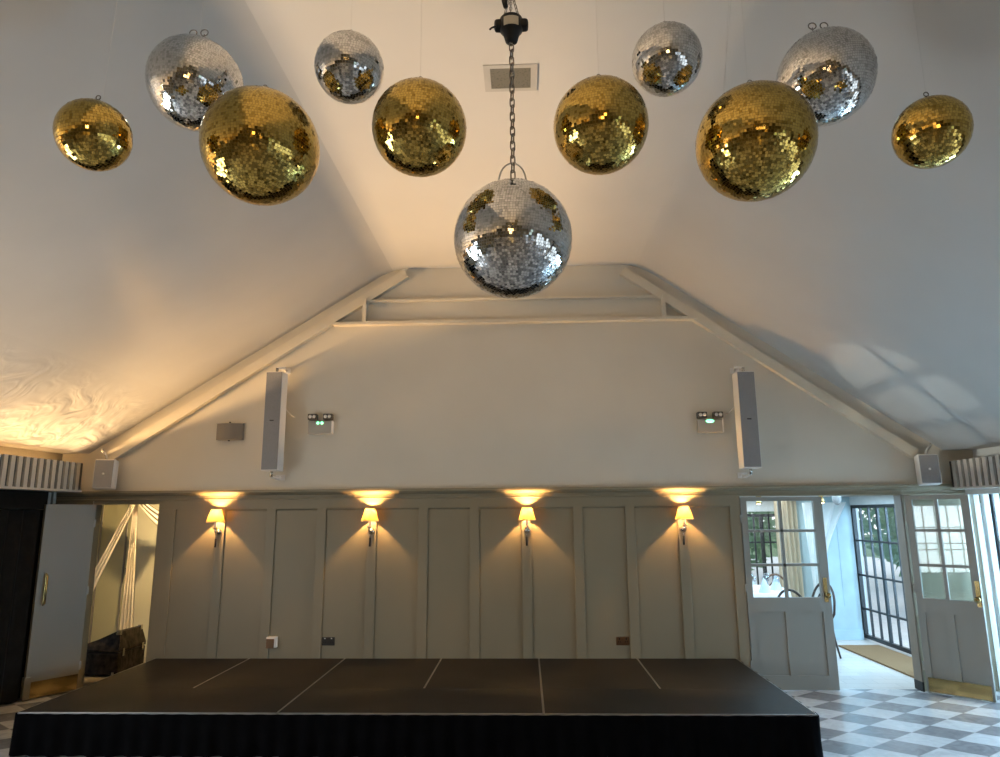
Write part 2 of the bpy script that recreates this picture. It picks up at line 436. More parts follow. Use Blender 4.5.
t = empty('vertical_blind', (XR-.13, 6.42, 0), label='white vertical window blind with open slats at the far right edge', cat='blind')
boxo('head_rail', -.03, .03, 0, 1.05, 1.93, 1.985, M['white'], t)
for k in range(6): boxo('blind_slat', -.002, .002, .12+.155*k, .12+.155*k+.078, .04, 1.93, M['sheer'], t)
b = MB(); b.box(XL-.2, XR+.2, YB-.15, YB, 0, 4.7, M['panel'])
wb = struct(b.build('wall_back'), 'panelled wall behind the viewer at the other end of the hall')
boxo('ledge', XL, XR, YB, YB+.06, 2.0, 2.05, M['panel'], wb)

# ------------------------------------------------------------------ annex beyond the right doorway
AZ = 1.99
struct(boxo('floor_annex', -1.0, 4.85, YF+.08, 11.45, -.10, -.001, M['plank']), 'pale washed floor of the bright garden room beyond the right doorway', 'floor')
b = MB(); b.box(-1.0, 5.0, YF+.12, 11.5, AZ+.02, AZ+.12, M['annex'])
y = YF+.2
while y < 11.2:
    b.box(-1.0, 4.7, y, y+.05, AZ-.01, AZ+.02, M['slat']); y += .09
struct(b.build('ceiling_annex'), 'slatted white ceiling of the garden room', 'ceiling')
boxw = MB(); boxw.box(-1.12, -1.0, YF+.12, 11.5, 0, AZ, M['annex'])
struct(boxw.build('wall_annex_left'), 'plain pale end wall of the garden room')
b = MB(); b.box(4.72, 4.86, YF+.12, 7.85, 0, AZ+.02, M['annex']); b.box(4.72, 4.86, 7.85, 10.46, 1.86, AZ+.02, M['annex']); b.box(4.72, 4.86, 10.46, 10.6, 0, AZ+.02, M['annex'])
struct(b.build('wall_annex_right'), 'narrow pale wall framing the garden doors')
b = MB(); b.box(4.17, 4.72, 10.40, 11.3, 0, AZ+.02, M['pier'])
wp = struct(b.build('wall_pier'), 'pale blue painted pier beside the garden doors')
boxo('skirting', 4.16, 4.72, 10.375, 10.40, 0, .13, M['pier'], wp); boxo('panel_bead', 4.50, 4.515, 10.39, 10.40, .45, 1.7, M['pier'], wp)
b = MB(); b.box(-1.0, 2.2, 11.3, 11.45, 0, AZ+.02, M['annex']); b.box(2.2, 4.10, 11.3, 11.45, 0, .25, M['annex']); b.box(2.2, 4.10, 11.3, 11.45, 1.78, AZ+.02, M['annex']); b.box(4.10, 4.86, 11.3, 11.45, 0, AZ+.02, M['annex'])
struct(b.build('wall_annex_far'), 'far wall of the garden room around its tall window')
b = MB(); b.box(4.115, 4.165, 11.12, 11.3, 0, AZ, M['cream'])
struct(b.build('trim_6'), 'cream timber post beside the far garden room window', 'post')
steel_window('window_4', 4.78, 7.85, 10.46, .02, 1.86, 11, (.42, .88, 1.36), 'tall dark steel garden doors beyond the right doorway', thick=(3, 8))
steel_window('window_5', 11.37, 2.2, 4.10, .25, 1.74, 16, (.55, 1.30), 'dark steel window seen through the glazed door leaf', axis='y', thick=(5, 10, 13))
tag(boxo('doormat', 4.15, 4.68, 7.95, 9.9, 0, .018, M['coir']), 'brown coir mat along the foot of the garden doors', 'doormat')

# sheer curtain gathered back to the left of the blue pier
def sheer(u, v):
    # v 0 top .. 1 bottom
    xr = 4.62-.42*math.sin(min(1, v*1.6)*PI/2)*1.0 if v < .62 else 4.20
    xl = 3.98+.10*v
    x = xl+(xr-xl)*u
    return (x, 10.26+.03*math.sin(u*26), 1.90-1.88*v)
b = MB(); b.grid(sheer, 60, 24, M['sheer']); tag(b.build('sheer_curtain'), 'white sheer curtain swept back beside the pale blue pier', 'curtain')
b = MB(); b.grid(lambda u, v: (3.80+.33*u, 10.9+.03*math.sin(u*30), 1.95-1.93*v), 48, 4, M['drape'])
tag(b.build('cream_curtain'), 'cream curtain hanging in the far garden room seen through the glazed door', 'curtain')

# ceiling spotlight and small dome in the annex
def spot(x, y, lab):
    t = empty('ceiling_spotlight', (x, y, AZ-.01), label=lab, cat='spotlight')
    one(lambda b: b.lathe([(.0, 0), (.035, 0), (.035, -.02), (.012, -.025), (.012, -.05), (.0, -.05)], M['brass'], 16), 'mount', t)
    one(lambda b: b.lathe([(.0, -.045), (.025, -.05), (.04, -.10), (.036, -.10), (.0, -.085)], M['brass'], 16), 'spot_head', t)
    one(lambda b: b.lathe([(0, -.088), (.026, -.09), (.02, -.105), (0, -.11)], M['bulb'], 12), 'bulb', t)
spot(3.72, 8.95, 'small brass ceiling spotlight glowing just inside the right doorway')
spot(3.15, 9.6, 'small glowing ceiling spotlight seen through the top pane of the glazed door')
t = empty('dome_camera', (3.93, 9.0, AZ-.01), label='grey dome camera hanging from the garden room ceiling', cat='camera')
one(lambda b: b.lathe([(0, 0), (.05, 0), (.055, -.03), (.03, -.035), (0, -.035)], M['white'], 18), 'mount', t)
one(lambda b: b.lathe([(.05, -.03), (.055, -.06), (.045, -.10), (.02, -.125), (0, -.13)], M['grey'], 18), 'dome', t)

# bentwood chairs
def make_chair(loc, rz, lab, wood):
    t = empty('bentwood_chair', loc, (0, 0, rz), lab, 'chair', 'bentwood chairs in the garden room')
    w = M[wood]
    s_ = MB(); s_.lathe([(0, .455), (.17, .455), (.20, .45), (.205, .44), (.20, .43), (.17, .425), (0, .425)], w, 28); so = s_.build('seat', t)
    one(lambda b: b.lathe([(0, .459), (.165, .459), (.165, .452)], M['cane'], 28), 'cane_panel', so)
    hp = [(-.17, .12, .0)]
    pts = []
    for k in range(25):
        a = PI*k/24; pts.append((-.19*math.cos(a), .17+.06*math.sin(a), .60+.28*math.sin(a)))
    pts = [(-.15, .13, .44), (-.185, .16, .52)]+pts+[(.185, .16, .52), (.15, .13, .44)]
    one(lambda b: b.tube(pts, .015, w, 8), 'backrest', t)
    p2 = []
    for k in range(21):
        a = PI*k/20; p2.append((-.11*math.cos(a), .165+.045*math.sin(a), .58+.19*math.sin(a)))
    p2 = [(-.08, .14, .44)]+p2+[(.08, .14, .44)]
    one(lambda b: b.tube(p2, .010, w, 8), 'inner_hoop', t)
    for (x, y) in ((-.15, -.14), (.15, -.14), (-.14, .14), (.14, .14)):
        one(lambda b: b.tube([(x, y, .43), (x*1.1, y*1.15, .22), (x*1.28, y*1.45, .0)], [.017, .015, .011], w, 8), 'leg', t)
    one(lambda b: b.tube([(.165*math.cos(a), .165*math.sin(a), .24) for a in [2*PI*k/28 for k in range(28)]], .009, w, 6, True), 'leg_ring', t)
    return t
make_chair((3.58, 9.2, 0), -1.2, 'dark bentwood chair half hidden behind the glazed door edge, nearest the doorway', 'bent')
make_chair((3.2, 8.6, 0), 2.35, 'dark bentwood chair with a round hoop back seen through the lower right pane', 'bent')
make_chair((3.6, 10.75, 0), PI, 'brown bentwood chair on the far side of the laid table', 'bentb')
# round table with cloth and glasses
def table(x, y, lab):
    t = empty('dining_table', (x, y, 0), label=lab, cat='table')
    one(lambda b: b.lathe([(0, .735), (.62, .735), (.63, .725), (.62, .715), (0, .715)], M['bentb'], 36), 'tabletop', t)
    one(lambda b: b.lathe([(.0, .715), (.04, .715), (.035, .1), (.25, .03), (.25, .0), (0, 0)], M['dark'], 20), 'pedestal', t)
    def cl(u, v):
        a = u*2*PI
        if v < .5: r = .66*v*2; z = .745
        else:
            k = (v-.5)*2; r = .66+.04*k*(1+.8*math.sin(a*11)); z = .745-.38*k
        return (r*math.cos(a), r*math.sin(a), z)
    b = MB(); b.grid(cl, 110, 12, M['cloth']); c = b.build('tablecloth', None, (x, y, 0))
    tag(c, 'white cloth over the '+lab.split(' ', 1)[1] if False else 'white linen cloth draped over the round garden room table', 'tablecloth')
    return t
table(2.88, 9.92, 'round dining table under a white cloth seen through the glazed door')
gp = MB(); gp.lathe([(0, 0), (.035, 0), (.033, .004), (.005, .008), (.004, .08), (.02, .09), (.042, .13), (.040, .19), (.034, .20), (.032, .20), (.038, .19), (.04, .13), (.018, .092), (0, .088)], M['glassware'], 18)
first = None
for k, (dx, dy) in enumerate(((.30, -.25), (.10, -.38), (.42, .05), (-.02, -.15), (.22, .12), (-.25, -.35), (.38, -.42), (-.1, .3))):
    if first is None: o = first = gp.build('wine_glass')
    else: o = first.copy(); COL.objects.link(o)
    o.location = (2.88+dx, 9.92+dy, .745)
    tag(o, 'clear stemmed wine glass on the white cloth of the laid table', 'glass', 'wine glasses on the laid table')
first = None
for k, (dx, dy) in enumerate(((.45, -.2), (.2, -.5), (-.1, -.42), (.05, .05))):
    if first is None:
        b = MB(); b.lathe([(.075, 0), (.05, .07), (.012, .17), (0, .175)], M['napkin'], 14, pleat=.12, npl=1); o = first = b.build('folded_napkin')
    else: o = first.copy(); COL.objects.link(o)
    o.location = (2.88+dx, 9.92+dy, .745)
    tag(o, 'pale blue napkin folded to a cone on the laid table', 'napkin', 'folded napkins on the laid table')

# ------------------------------------------------------------------ closet beyond the left doorway
struct(boxo('floor_closet', -6.0, -3.5, YF+.08, 9.4, -.10, -.001, M['closetfloor']), 'dim floor of the side room behind the left doorway', 'floor')
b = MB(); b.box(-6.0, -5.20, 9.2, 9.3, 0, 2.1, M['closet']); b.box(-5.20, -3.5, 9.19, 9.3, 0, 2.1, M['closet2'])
for x in (-5.66, -5.31): b.box(x-.008, x+.008, 9.185, 9.2, 0, 2.1, M['jamb'])
b.box(-5.21, -5.19, 9.175, 9.2, 0, 2.1, M['jamb'])
struct(b.build('wall_closet_back'), 'olive cream panelled wall at the back of the side room')
b = MB(); b.box(-6.1, -6.0, YF+.12, 9.3, 0, 2.1, M['closet']); struct(b.build('wall_closet_left'), 'olive side wall of the side room')
b = MB(); b.box(-3.5, -3.4, YF+.12, 9.3, 0, 2.1, M['closet']); struct(b.build('wall_closet_right'), 'olive inner wall of the side room')
b = MB(); b.box(-6.1, -3.4, YF+.12, 9.3, 2.05, 2.15, M['closet']); struct(b.build('ceiling_closet'), 'low ceiling of the side room', 'ceiling')
tag(boxo('wall_switch', -5.265, -5.215, 9.17, 9.19, 1.02, 1.11, M['dark']), 'small dark switch plate on the side room wall beside the cream drape', 'switch')
def ribbon(p0, p1, w, sag, mat, name, lab, drop=(0, 0, -1), npl=3, amp=.008):
    p0, p1 = Vector(p0), Vector(p1); d = p1-p0; dn = d.normalized(); side = Vector((0, 1, 0)).cross(dn).normalized()
    def fn(u, v):
        p = p0.lerp(p1, v)+Vector((0, 0, -sag*4*v*(1-v))); ww = w[0]+(w[1]-w[0])*v
        return tuple(p+side*(u-.5)*ww+Vector((0, amp*math.sin(u*npl*2*PI), 0)))
    b = MB(); b.grid(fn, 30, 20, mat); return tag(b.build(name), lab, 'drape')
ribbon((-4.89, 8.58, 1.95), (-5.42, 8.48, .62), (.07, .13), 0., M['drape'], 'drape_tail', 'cream fabric band slanting down across the side room doorway')
ribbon((-4.86, 8.62, 1.97), (-4.33, 8.62, 1.62), (.07, .25), .04, M['drape'], 'swagged_drape', 'pleated cream swag curving up to the right of the side room doorway')
ribbon((-4.93, 8.68, 1.95), (-4.90, 8.68, .25), (.05, .19), 0., M['drape'], 'hanging_drape', 'straight cream drape hanging behind the slanting fabric band', npl=4, amp=.010)
boxr = MB(); boxr.tube([(-6.0, 8.62, 2.01), (-3.5, 8.62, 2.01)], .012, M['dark'], 8); tag(boxr.build('hanging_rail'), 'thin rail carrying the cream drapes in the side room', 'rail')

# domed black flight case
def trunk():
    t = empty('flight_case', (-4.63, 8.09, 0), (0, 0, math.radians(-4)), 'black domed travelling case with silver corner fittings on the side room floor', 'trunk')
    Lx, Ly = .55, .50
    boxo('case_body', -Lx, 0, 0, Ly, .012, .255, M['leather'], t, .02)
    b = MB()
    prof = [(-Lx, .262), (0, .262), (.002, .30), (-.035, .475), (-.06, .487), (-.30, .385), (-Lx, .30)]
    # a lid with slightly drawn-in ends
    n = len(prof); vs = [(x, .0+(.05 if z > .32 else 0), z) for x, z in prof]+[(x, Ly-(.05 if z > .32 else 0), z) for x, z in prof]
    b.add(vs, [tuple(range(n)), tuple(range(2*n-1, n-1, -1))]+[(i, n+i, n+(i+1) % n, (i+1) % n) for i in range(n)], M['leather'])
    lid = b.build('lid', t)
    for (px, py, pz) in ((-.05, .05, .47), (-.05, Ly-.06, .47)): boxo('corner_fitting', px-.022, px+.022, py-.02, py+.02, pz-.03, pz+.024, M['nickel'], lid, .004)
    for py in (.07, Ly-.07): boxo('latch', -.004, .014, py-.018, py+.018, .21, .295, M['nickel'], t, .004)
    boxo('corner_fitting', -.06, -.03, -.012, .004, .015, .05, M['nickel'], t, .004)
    for (px, py) in ((-.05, .05), (-Lx+.05, .05), (-.05, Ly-.05), (-Lx+.05, Ly-.05)):
        one(lambda bb: bb.lathe([(0, 0), (.02, 0), (.02, .014), (0, .014)], M['black'], 12), 'foot', t, (px, py, 0))
    return t
trunk()

# ------------------------------------------------------------------ doors
def door_frame(root_name): pass
def leaf_flat(name, hinge, ang, w, h, lab):
    t = struct(empty(name, hinge, (0, 0, ang)), lab, 'door')
    boxo('slab', 0, w, -.022, .022, .012, h, M['doorL'], t, .003)
    boxo('top_rail', 0, w, -.026, .026, h-.055, h-.002, M['doorL'], t)
    boxo('end_post', w-.045, w+.012, -.030, .030, .012, .22, M['doorL'], t)
    boxo('kick_plate', .01, w-.05, .0225, .025, .02, .17, M['brass'], t)
    hd = one(lambda b: b.tube([(w-.075, .026, .90), (w-.075, .055, .915), (w-.075, .055, 1.185), (w-.075, .026, 1.20)], .011, M['brass'], 10), 'pull_handle', t)
    boxo('handle_plate', w-.083, w-.067, .0225, .025, .89, 1.21, M['brass'], hd)
    for z in (.25, 1.0, 1.7): boxo('hinge', -.012, .006, -.026, .026, z-.04, z+.04, M['nickel' if 0 else 'door'], t)
    return t
# left leaf swings towards the viewer; its shown face looks right
HX, HY = -4.69, 7.47
ex, ey = -4.955, 7.05
ang = math.atan2(ey-HY, ex-HX)
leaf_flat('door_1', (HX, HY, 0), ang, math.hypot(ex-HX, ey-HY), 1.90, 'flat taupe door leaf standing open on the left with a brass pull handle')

def leaf_glazed(name, origin, ang, w, face, lab, gmat, kick, hand_x, xs=None):
    # local: x along the width, y thickness (face = the side shown: -1 or +1), z up
    t = struct(empty(name, origin, (0, 0, ang)), lab, 'door')
    h = 1.925; th = .022
    l, r = xs or (.062, .092)
    x0, x1 = l, w-r; gz0, gz1 = .905, 1.883
    b = MB(); d = M['door']
    b.box(0, x0, -th, th, .012, h, d); b.box(x1, w, -th, th, .012, h, d)
    b.box(x0, x1, -th, th, gz1, h, d); b.box(x0, x1, -th, th, .765, gz0, d); b.box(x0, x1, -th, th, .012, .15, d)
    cm = (x0+x1)/2
    b.box(cm-.036, cm+.036, -th, th, .15, .765, d)
    b.build('frame', t)
    g = MB(); g.box(cm-.015, cm+.015, -th*.8, th*.8, gz0, gz1, d)
    for z in (1.229, 1.574): g.box(x0, x1, -th*.8, th*.8, z-.014, z+.014, d)
    g.build('glazing_bars', t)
    boxo('glass', x0, x1, -.003, .003, gz0, gz1, M[gmat], t)
    for (a, c) in ((x0, cm-.036), (cm+.036, x1)): boxo('lower_panel', a, c, -.009, .009, .15, .765, d, t)
    y0, y1 = (face*th, face*(th+.003))
    if kick: boxo('kick_plate', .02, w-.02, y0, y1, .02, .15, M['brassd'], t)
    hx = hand_x
    hp = boxo('lock_plate', hx-.02, hx+.02, y0, y1, .86, 1.10, M['brassd'], t)
    one(lambda bb: bb.lathe([(0, 0), (.010, 0), (.010, .03), (.026, .04), (.030, .055), (.022, .07), (0, .074)], M['brassd'], 16), 'door_knob', hp, (hx, y1, .93), (PI/2 if face < 0 else -PI/2, 0, 0))
    for z in (.25, 1.0, 1.7):
        hx2 = -.008 if hand_x > w/2 else w+.008
        boxo('hinge', hx2-.008, hx2+.008, -.024, .024, z-.04, z+.04, M['nickel' if 0 else 'door'], t)
    return t
leaf_glazed('door_2', (2.266, YF-.005, 0), 0, .848, -1, 'closed glazed taupe door leaf with six panes beside the stage', 'glass', False, .80)
rx0, ry0, rx1, ry1 = 3.965, 7.465, 4.365, 7.06
leaf_glazed('door_3', (rx0, ry0, 0), math.atan2(ry1-ry0, rx1-rx0), math.hypot(rx1-rx0, ry1-ry0), -1, 'glazed taupe door leaf folded back open at the far right with brass kick plate', 'glassR', True, .545, (.06, .07))
b = MB(); b.box(OR1-.012, OR1+.004, YF-.022, YF+.121, 0, 1.94, M['jamb']); b.box(OR1-.016, OR1+.003, YF-.026, YF+.123, 0, .09, M['black'])
struct(b.build('trim_7'), 'dark brown door post at the right doorway', 'door post')
b = MB(); b.box(OL0-.012, OL0+.015, YF, YF+.12, 0, OLZ, M['panel']); b.box(OL1-.015, OL1+.012, YF, YF+.12, 0, OLZ, M['panel'])
struct(b.build('trim_8'), 'taupe lining of the left doorway', 'door lining')
b = MB(); b.box(4.70, XR, 6.9, 7.4, 0, .10, M['panel'])
struct(boxo('baseboard_right', XR-.02, XR, 2.2, 6.38, 0, .10, M['slat']), 'pale skirting at the foot of the right wall', 'skirting')

# black curtain on the left
def bc(u, v):
    y = 5.0+2.42*u
    return (-5.02+.028*math.sin(u*70)+.012*math.sin(u*31+1), y, 1.845-1.83*v)
b = MB(); b.grid(bc, 180, 6, M['black_cloth']); tag(b.build('black_curtain'), 'floor length black curtain hanging along the left wall', 'curtain')
tag(boxo('curtain_pelmet', -5.13, -4.97, 4.9, 7.10, 1.85, 2.03, M['black_cloth']), 'black pelmet box above the curtain on the left wall', 'pelmet')
b = MB()
for y in (7.18, 7.26, 7.34): b.box(-5.12, -5.08, y, y+.045, 1.9, 2.03, M['slat'])
struct(b.build('trim_9'), 'three short white slats at the end of the left wall', 'slats')

# ------------------------------------------------------------------ stage
SX0, SX1, SY0, SY1, SYM, SZ = -3.89, 2.11, 5.493, 7.480, 6.25, .314
def deck(x0, x1, y0, y1, lab, front=True):
    t = empty('stage_deck', (x0, y0, 0), label=lab, cat='stage deck', group='dark stage decks')
    w, d = x1-x0, y1-y0; g = .0025
    boxo('deck_board', g+.006, w-g-.006, g+(.006 if front else -.0015), d-g+.0015, SZ-.018, SZ, M['deck'], t)
    b = MB()
    b.box(g, g+.006, g, d-g, SZ-.09, SZ, M['alu']); b.box(w-g-.006, w-g, g, d-g, SZ-.09, SZ, M['alu'])
    b.box(g, w-g, g, g+.006, SZ-.09, SZ if front else SZ-.018, M['alu']); b.box(g, w-g, d-g-.006, d-g, SZ-.09, SZ-.018, M['alu'])
    b.build('edge_frame', t)
    for px in (.06, w-.06):
        for py in (.06, d-.06): one(lambda bb: bb.tube([(px, py, 0), (px, py, SZ-.018)], .024, M['alu'], 10), 'leg', t)
    return t
fn_ = ('left', 'middle', 'right')
for k in range(3): deck(SX0+2*k, SX0+2*k+2, SY0, SYM, 'wide dark stage deck at the %s of the front row' % fn_[k])
pn = ('first', 'second', 'third', 'fourth', 'fifth', 'sixth')
for k in range(6): deck(SX0+k, SX0+k+1, SYM, SY1, 'dark stage deck against the panelled wall, %s from the left in the back row' % pn[k], False)
def skirt_path(s):
    # s 0..1 along left side, front, right side
    Ls, Fs = SY1-.05-SY0, SX1-SX0; tot = 2*Ls+Fs; d = s*tot
    if d < Ls: return (SX0-.012, SY1-.05-d, (-1, 0))
    if d < Ls+Fs: return (SX0+(d-Ls), SY0-.012, (0, -1))
    return (SX1+.012, SY0+(d-Ls-Fs), (1, 0))
def sk(u, v):
    x, y, n = skirt_path(u); a = (.004+.012*v)*(math.sin(u*420)+.5*math.sin(u*173))
    k = .004*v
    return (x+n[0]*(a+k), y+n[1]*(a+k), SZ-.008-(SZ-.02)*v)
b = MB(); b.grid(sk, 700, 4, M['skirt']); tag(b.build('stage_skirt'), 'black fabric skirt hanging around the front and sides of the stage', 'stage skirt')

# ------------------------------------------------------------------ wall sconces
def make_sconce():
    t = empty('wall_sconce')
    one(lambda b: b.lathe([(0, 0), (.036, 0), (.036, .008), (.024, .018), (.018, .026), (0, .028)], M['nickel'], 20), 'backplate', t, (0, 0, 1.60), (PI/2, 0, 0))
    one(lambda b: (b.tube([(0, -.02, 1.60), (0, -.055, 1.585), (0, -.085, 1.60), (0, -.09, 1.635)], .008, M['nickel'], 8), b.lathe([(.0, .0), (.022, .004), (.026, .012), (.012, .018), (0, .018)], M['nickel'], 14, Matrix.Translation((0, -.09, 1.63)))), 'arm', t)
    one(lambda b: b.lathe([(.0, 1.648), (.011, 1.648), (.011, 1.76), (0, 1.76)], M['white'], 12), 'candle_tube', t, (0, -.09, 0))
    one(lambda b: b.lathe([(0, 1.76), (.010, 1.767), (.010, 1.777), (.005, 1.783), (0, 1.785)], M['bulb'], 12), 'bulb', t, (0, -.09, 0))
    sh = one(lambda b: b.lathe([(.090, 1.705), (.0495, 1.835)], M['shade'], 72, pleat=.018, npl=1, smooth=False), 'lamp_shade', t, (0, -.09, 0))
    for (rr, zz) in ((.091, 1.705), (.05, 1.835)): one(lambda b: b.tube([(rr*math.cos(a), rr*math.sin(a), zz) for a in [2*PI*k/40 for k in range(40)]], .003, M['cream'], 6, True), 'shade_trim', sh)
    one(lambda b: (b.tube([(-.002, -.04, 1.575), (-.006, -.04, 1.53)], .0025, M['nickel'], 6), b.tube([(-.006, -.04, 1.53), (-.006, -.04, 1.44)], .010, M['dark'], 8)), 'pull_cord', t)
    return t
slab = ['nearest the left doorway', 'second from the left doorway', 'third from the left doorway', 'nearest the glazed door on the right']
sc0 = make_sconce()
for i in range(4):
    o = sc0 if i == 0 else copy_tree(sc0)
    x = (-3.318, -1.655, .010, 1.650)[i]
    o.location = (x, YF-.019, 0)
    tag(o, 'lit wall lamp with pleated amber shade, '+slab[i], 'wall lamp', 'pleated wall lamps on the panelling')
    la = bpy.data.lights.new('sconce_light', 'POINT'); la.energy = 26; la.color = (1., .55, .18); la.shadow_soft_size = .012
    lo = bpy.data.objects.new('sconce_light', la); COL.objects.link(lo); lo.location = (x, YF-.019-.09, 1.797)

# sockets
t = empty('surface_socket', (-2.668, YF, .474), label='small brown socket in a white surface box with a white cable cover above', cat='socket')
boxo('back_box', -.055, .055, -.045, 0, -.052, .052, M['white'], t, .004); boxo('faceplate', -.052, .030, -.052, -.045, -.058, .035, M['copper'], t, .003)
boxo('cable_cover', -.055, -.037, -.010, 0, .052, 1.37, M['panel'], t)
def dsock(x, mat, lab):
    t = empty('double_socket', (x, YF, .478), label=lab, cat='socket')
    p = boxo('faceplate', -.067, .067, -.010, 0, -.041, .041, M[mat], t, .004)
    for sx in (-.035, .035):
        b = MB()
        for (dx, dz) in ((0, .016), (-.010, -.006), (.010, -.006)): b.box(sx+dx-.004, sx+dx+.004, -.0115, -.0101, dz-.005, dz+.005, M['black'])
        b.build('pin_holes', t)
        boxo('switch', sx-.006, sx+.006, -.014, -.010, .024, .034, M['white' if mat == 'socket' else 'black'], t)
dsock(-2.08, 'socket', 'black double socket low on the panelling left of centre')
dsock(.975, 'copper', 'copper coloured double socket low on the panelling right of centre')

# ------------------------------------------------------------------ gable fittings
def column_speaker(x, z0, z1, w, lab, s):
    t = empty('column_speaker', (x, YF, 0), label=lab, cat='speaker')
    boxo('cabinet', -w/2, w/2, -.27, -.10, z0, z1, M['white'], t, .008)
    gr = boxo('grille', -w/2+.006, w/2-.006, -.276, -.27, z0+.012, z1-.008, M['sp_grille'], t)
    boxo('badge', -.022, .022, -.279, -.276, (z0+z1)/2-.006, (z0+z1)/2+.006, M['black'], gr)
    def brk(b, z, up):
        b.box(-.05*1+s*.03, .05+s*.03, -.012, 0, z-.03, z+.03, M['white'])
        b.tube([(s*.03, -.01, z), (s*.05, -.09, z+up*.02), (-s*.01, -.17, z)], .013, M['white'], 8)
        b.tube([(-s*.01, -.17, z), (-s*.01, -.17, z-up*.08)], .016, M['nickel'], 8)
        b.box(-.05, .06, -.19, -.14, z-up*.07-.012, z-up*.07+.012, M['white'])
    one(lambda b: brk(b, z1+.06, 1), 'top_bracket', t); one(lambda b: brk(b, z0-.06, -1), 'bottom_bracket', t)
    one(lambda b: b.box(s*w*.30-.015, s*w*.30+.015, -.10, -.085, (z0+z1)/2, z1-.05, M['white']), 'rear_rail', t)
    one(lambda b: b.tube([(s*.06, -.09, z0+.7), (s*.13, -.05, z0+.62), (s*.16, -.01, z0+.6)], .006, M['white'], 6), 'cable', t)
column_speaker(-2.71, 2.235, 3.305, .182, 'tall white column loudspeaker with grey grille on the left of the gable', 1)
column_speaker(2.345, 2.215, 3.235, .185, 'tall white column loudspeaker with grey grille on the right of the gable', -1)

def emergency(x, z, lab, wide):
    t = empty('emergency_light', (x, YF, z), label=lab, cat='emergency light')
    boxo('housing', -.135, .135, -.06, 0, -.075, .065, M['exitgrey'], t, .006)
    boxo('side_cap', .125, .138, -.062, 0, -.073, .066, M['white'], t)
    for sx in (-.085, .085):
        hd = boxo('spot_head', sx-.05, sx+.05, -.085, -.01, .078, .145, M['headgrey'], t, .01)
        for q in (-.022, .022): one(lambda b: b.lathe([(0, .004), (.019, .0), (.019, -.004), (0, -.004)], M['white'], 14), 'spot_lens', hd, (sx+q, -.086, .113), (PI/2, 0, 0))
    if wide: one(lambda b: b.lathe([(0, .008), (.03, .006), (.045, 0)], M['green'], 18, Matrix.Diagonal((1, .42, 1, 1))), 'green_lamp', t, (-.005, -.06, .045), (PI/2, 0, 0))
    else:
        for q in (-.024, .020): one(lambda b: b.lathe([(0, .008), (.012, .006), (.016, 0)], M['green'], 14), 'green_lamp', t, (q, -.06, .045), (PI/2, 0, 0))
emergency(-2.25, 2.72, 'twin headed emergency light with two green lamps beside the left column loudspeaker', 0)
emergency(2.0, 2.69, 'twin headed emergency light with one wide green lamp beside the right column loudspeaker', 1)
t = empty('wall_box', (-3.26, YF, 2.68), label='small grey rounded wall box left of the column loudspeaker', cat='wall box')
def roundbox(b):
    pts = [(-.145, -.0)]+[(-.145+.29*k/12, -.05-.045*math.sin(PI*k/12)) for k in range(13)]+[(.145, 0)]
    b.prism(pts, -.09, .09, M['greybox'], 'z')
one(roundbox, 'cover', t)
one(lambda b: b.box(-.15, .15, -.055, 0, .09, .098, M['slat']), 'top_flange', t)
for z in (.106, -.098): one(lambda b: b.lathe([(0, 0), (.012, 0), (.010, .01), (0, .012)], M['dark'], 10), 'screw_knob', t, (0, -.05, z-.006))

def wall_speaker(x, y, z0, z1, w, rz, lab, s):
    t = empty('wall_speaker', (x, y, z0), (math.radians(-4), 0, rz), lab, 'speaker')
    h = z1-z0
    boxo('cabinet', -w/2, w/2, 0, .14, 0, h, M['white'], t, .02)
    g = boxo('grille', -w/2+.012, w/2-.012, -.006, .004, .012, h-.012, M['sp_grille'], t, .004)
    one(lambda b: b.lathe([(0, .003), (.012, .001), (.014, -.002)], M['white'], 12), 'badge', g, (0, -.006, h*.5), (PI/2, 0, 0))
    one(lambda b: b.tube([(0, .07, h-.01), (s*.02, .07, h+.05), (s*.07, .12, h+.10), (s*.09, .17, h+.13)], .012, M['slat'], 8), 'bracket', t)
wall_speaker(-4.505, 7.25, 2.062, 2.378, .205, math.radians(14), 'small white loudspeaker on the ledge in the left corner of the gable', -1)
wall_speaker(4.135, 7.25, 2.035, 2.345, .195, math.radians(-14), 'small white loudspeaker on the ledge in the right corner of the gable', 1)

# ------------------------------------------------------------------ ceiling vent
t = empty('ceiling_vent', (-.06, 4.02, ZC), label='rectangular ceiling vent with a white rim behind the chain', cat='vent')
def rim(b):
    b.box(-.172, .172, -.138, -.105, -.006, 0, M['ventrim']); b.box(-.172, .172, .105, .138, -.006, 0, M['ventrim'])
    b.box(-.172, -.13, -.105, .105, -.006, 0, M['ventrim']); b.box(.13, .172, -.105, .105, -.006, 0, M['ventrim'])
one(rim, 'rim', t); boxo('mesh_panel', -.13, .13, -.105, .105, -.005, -.001, M['vent'], t)

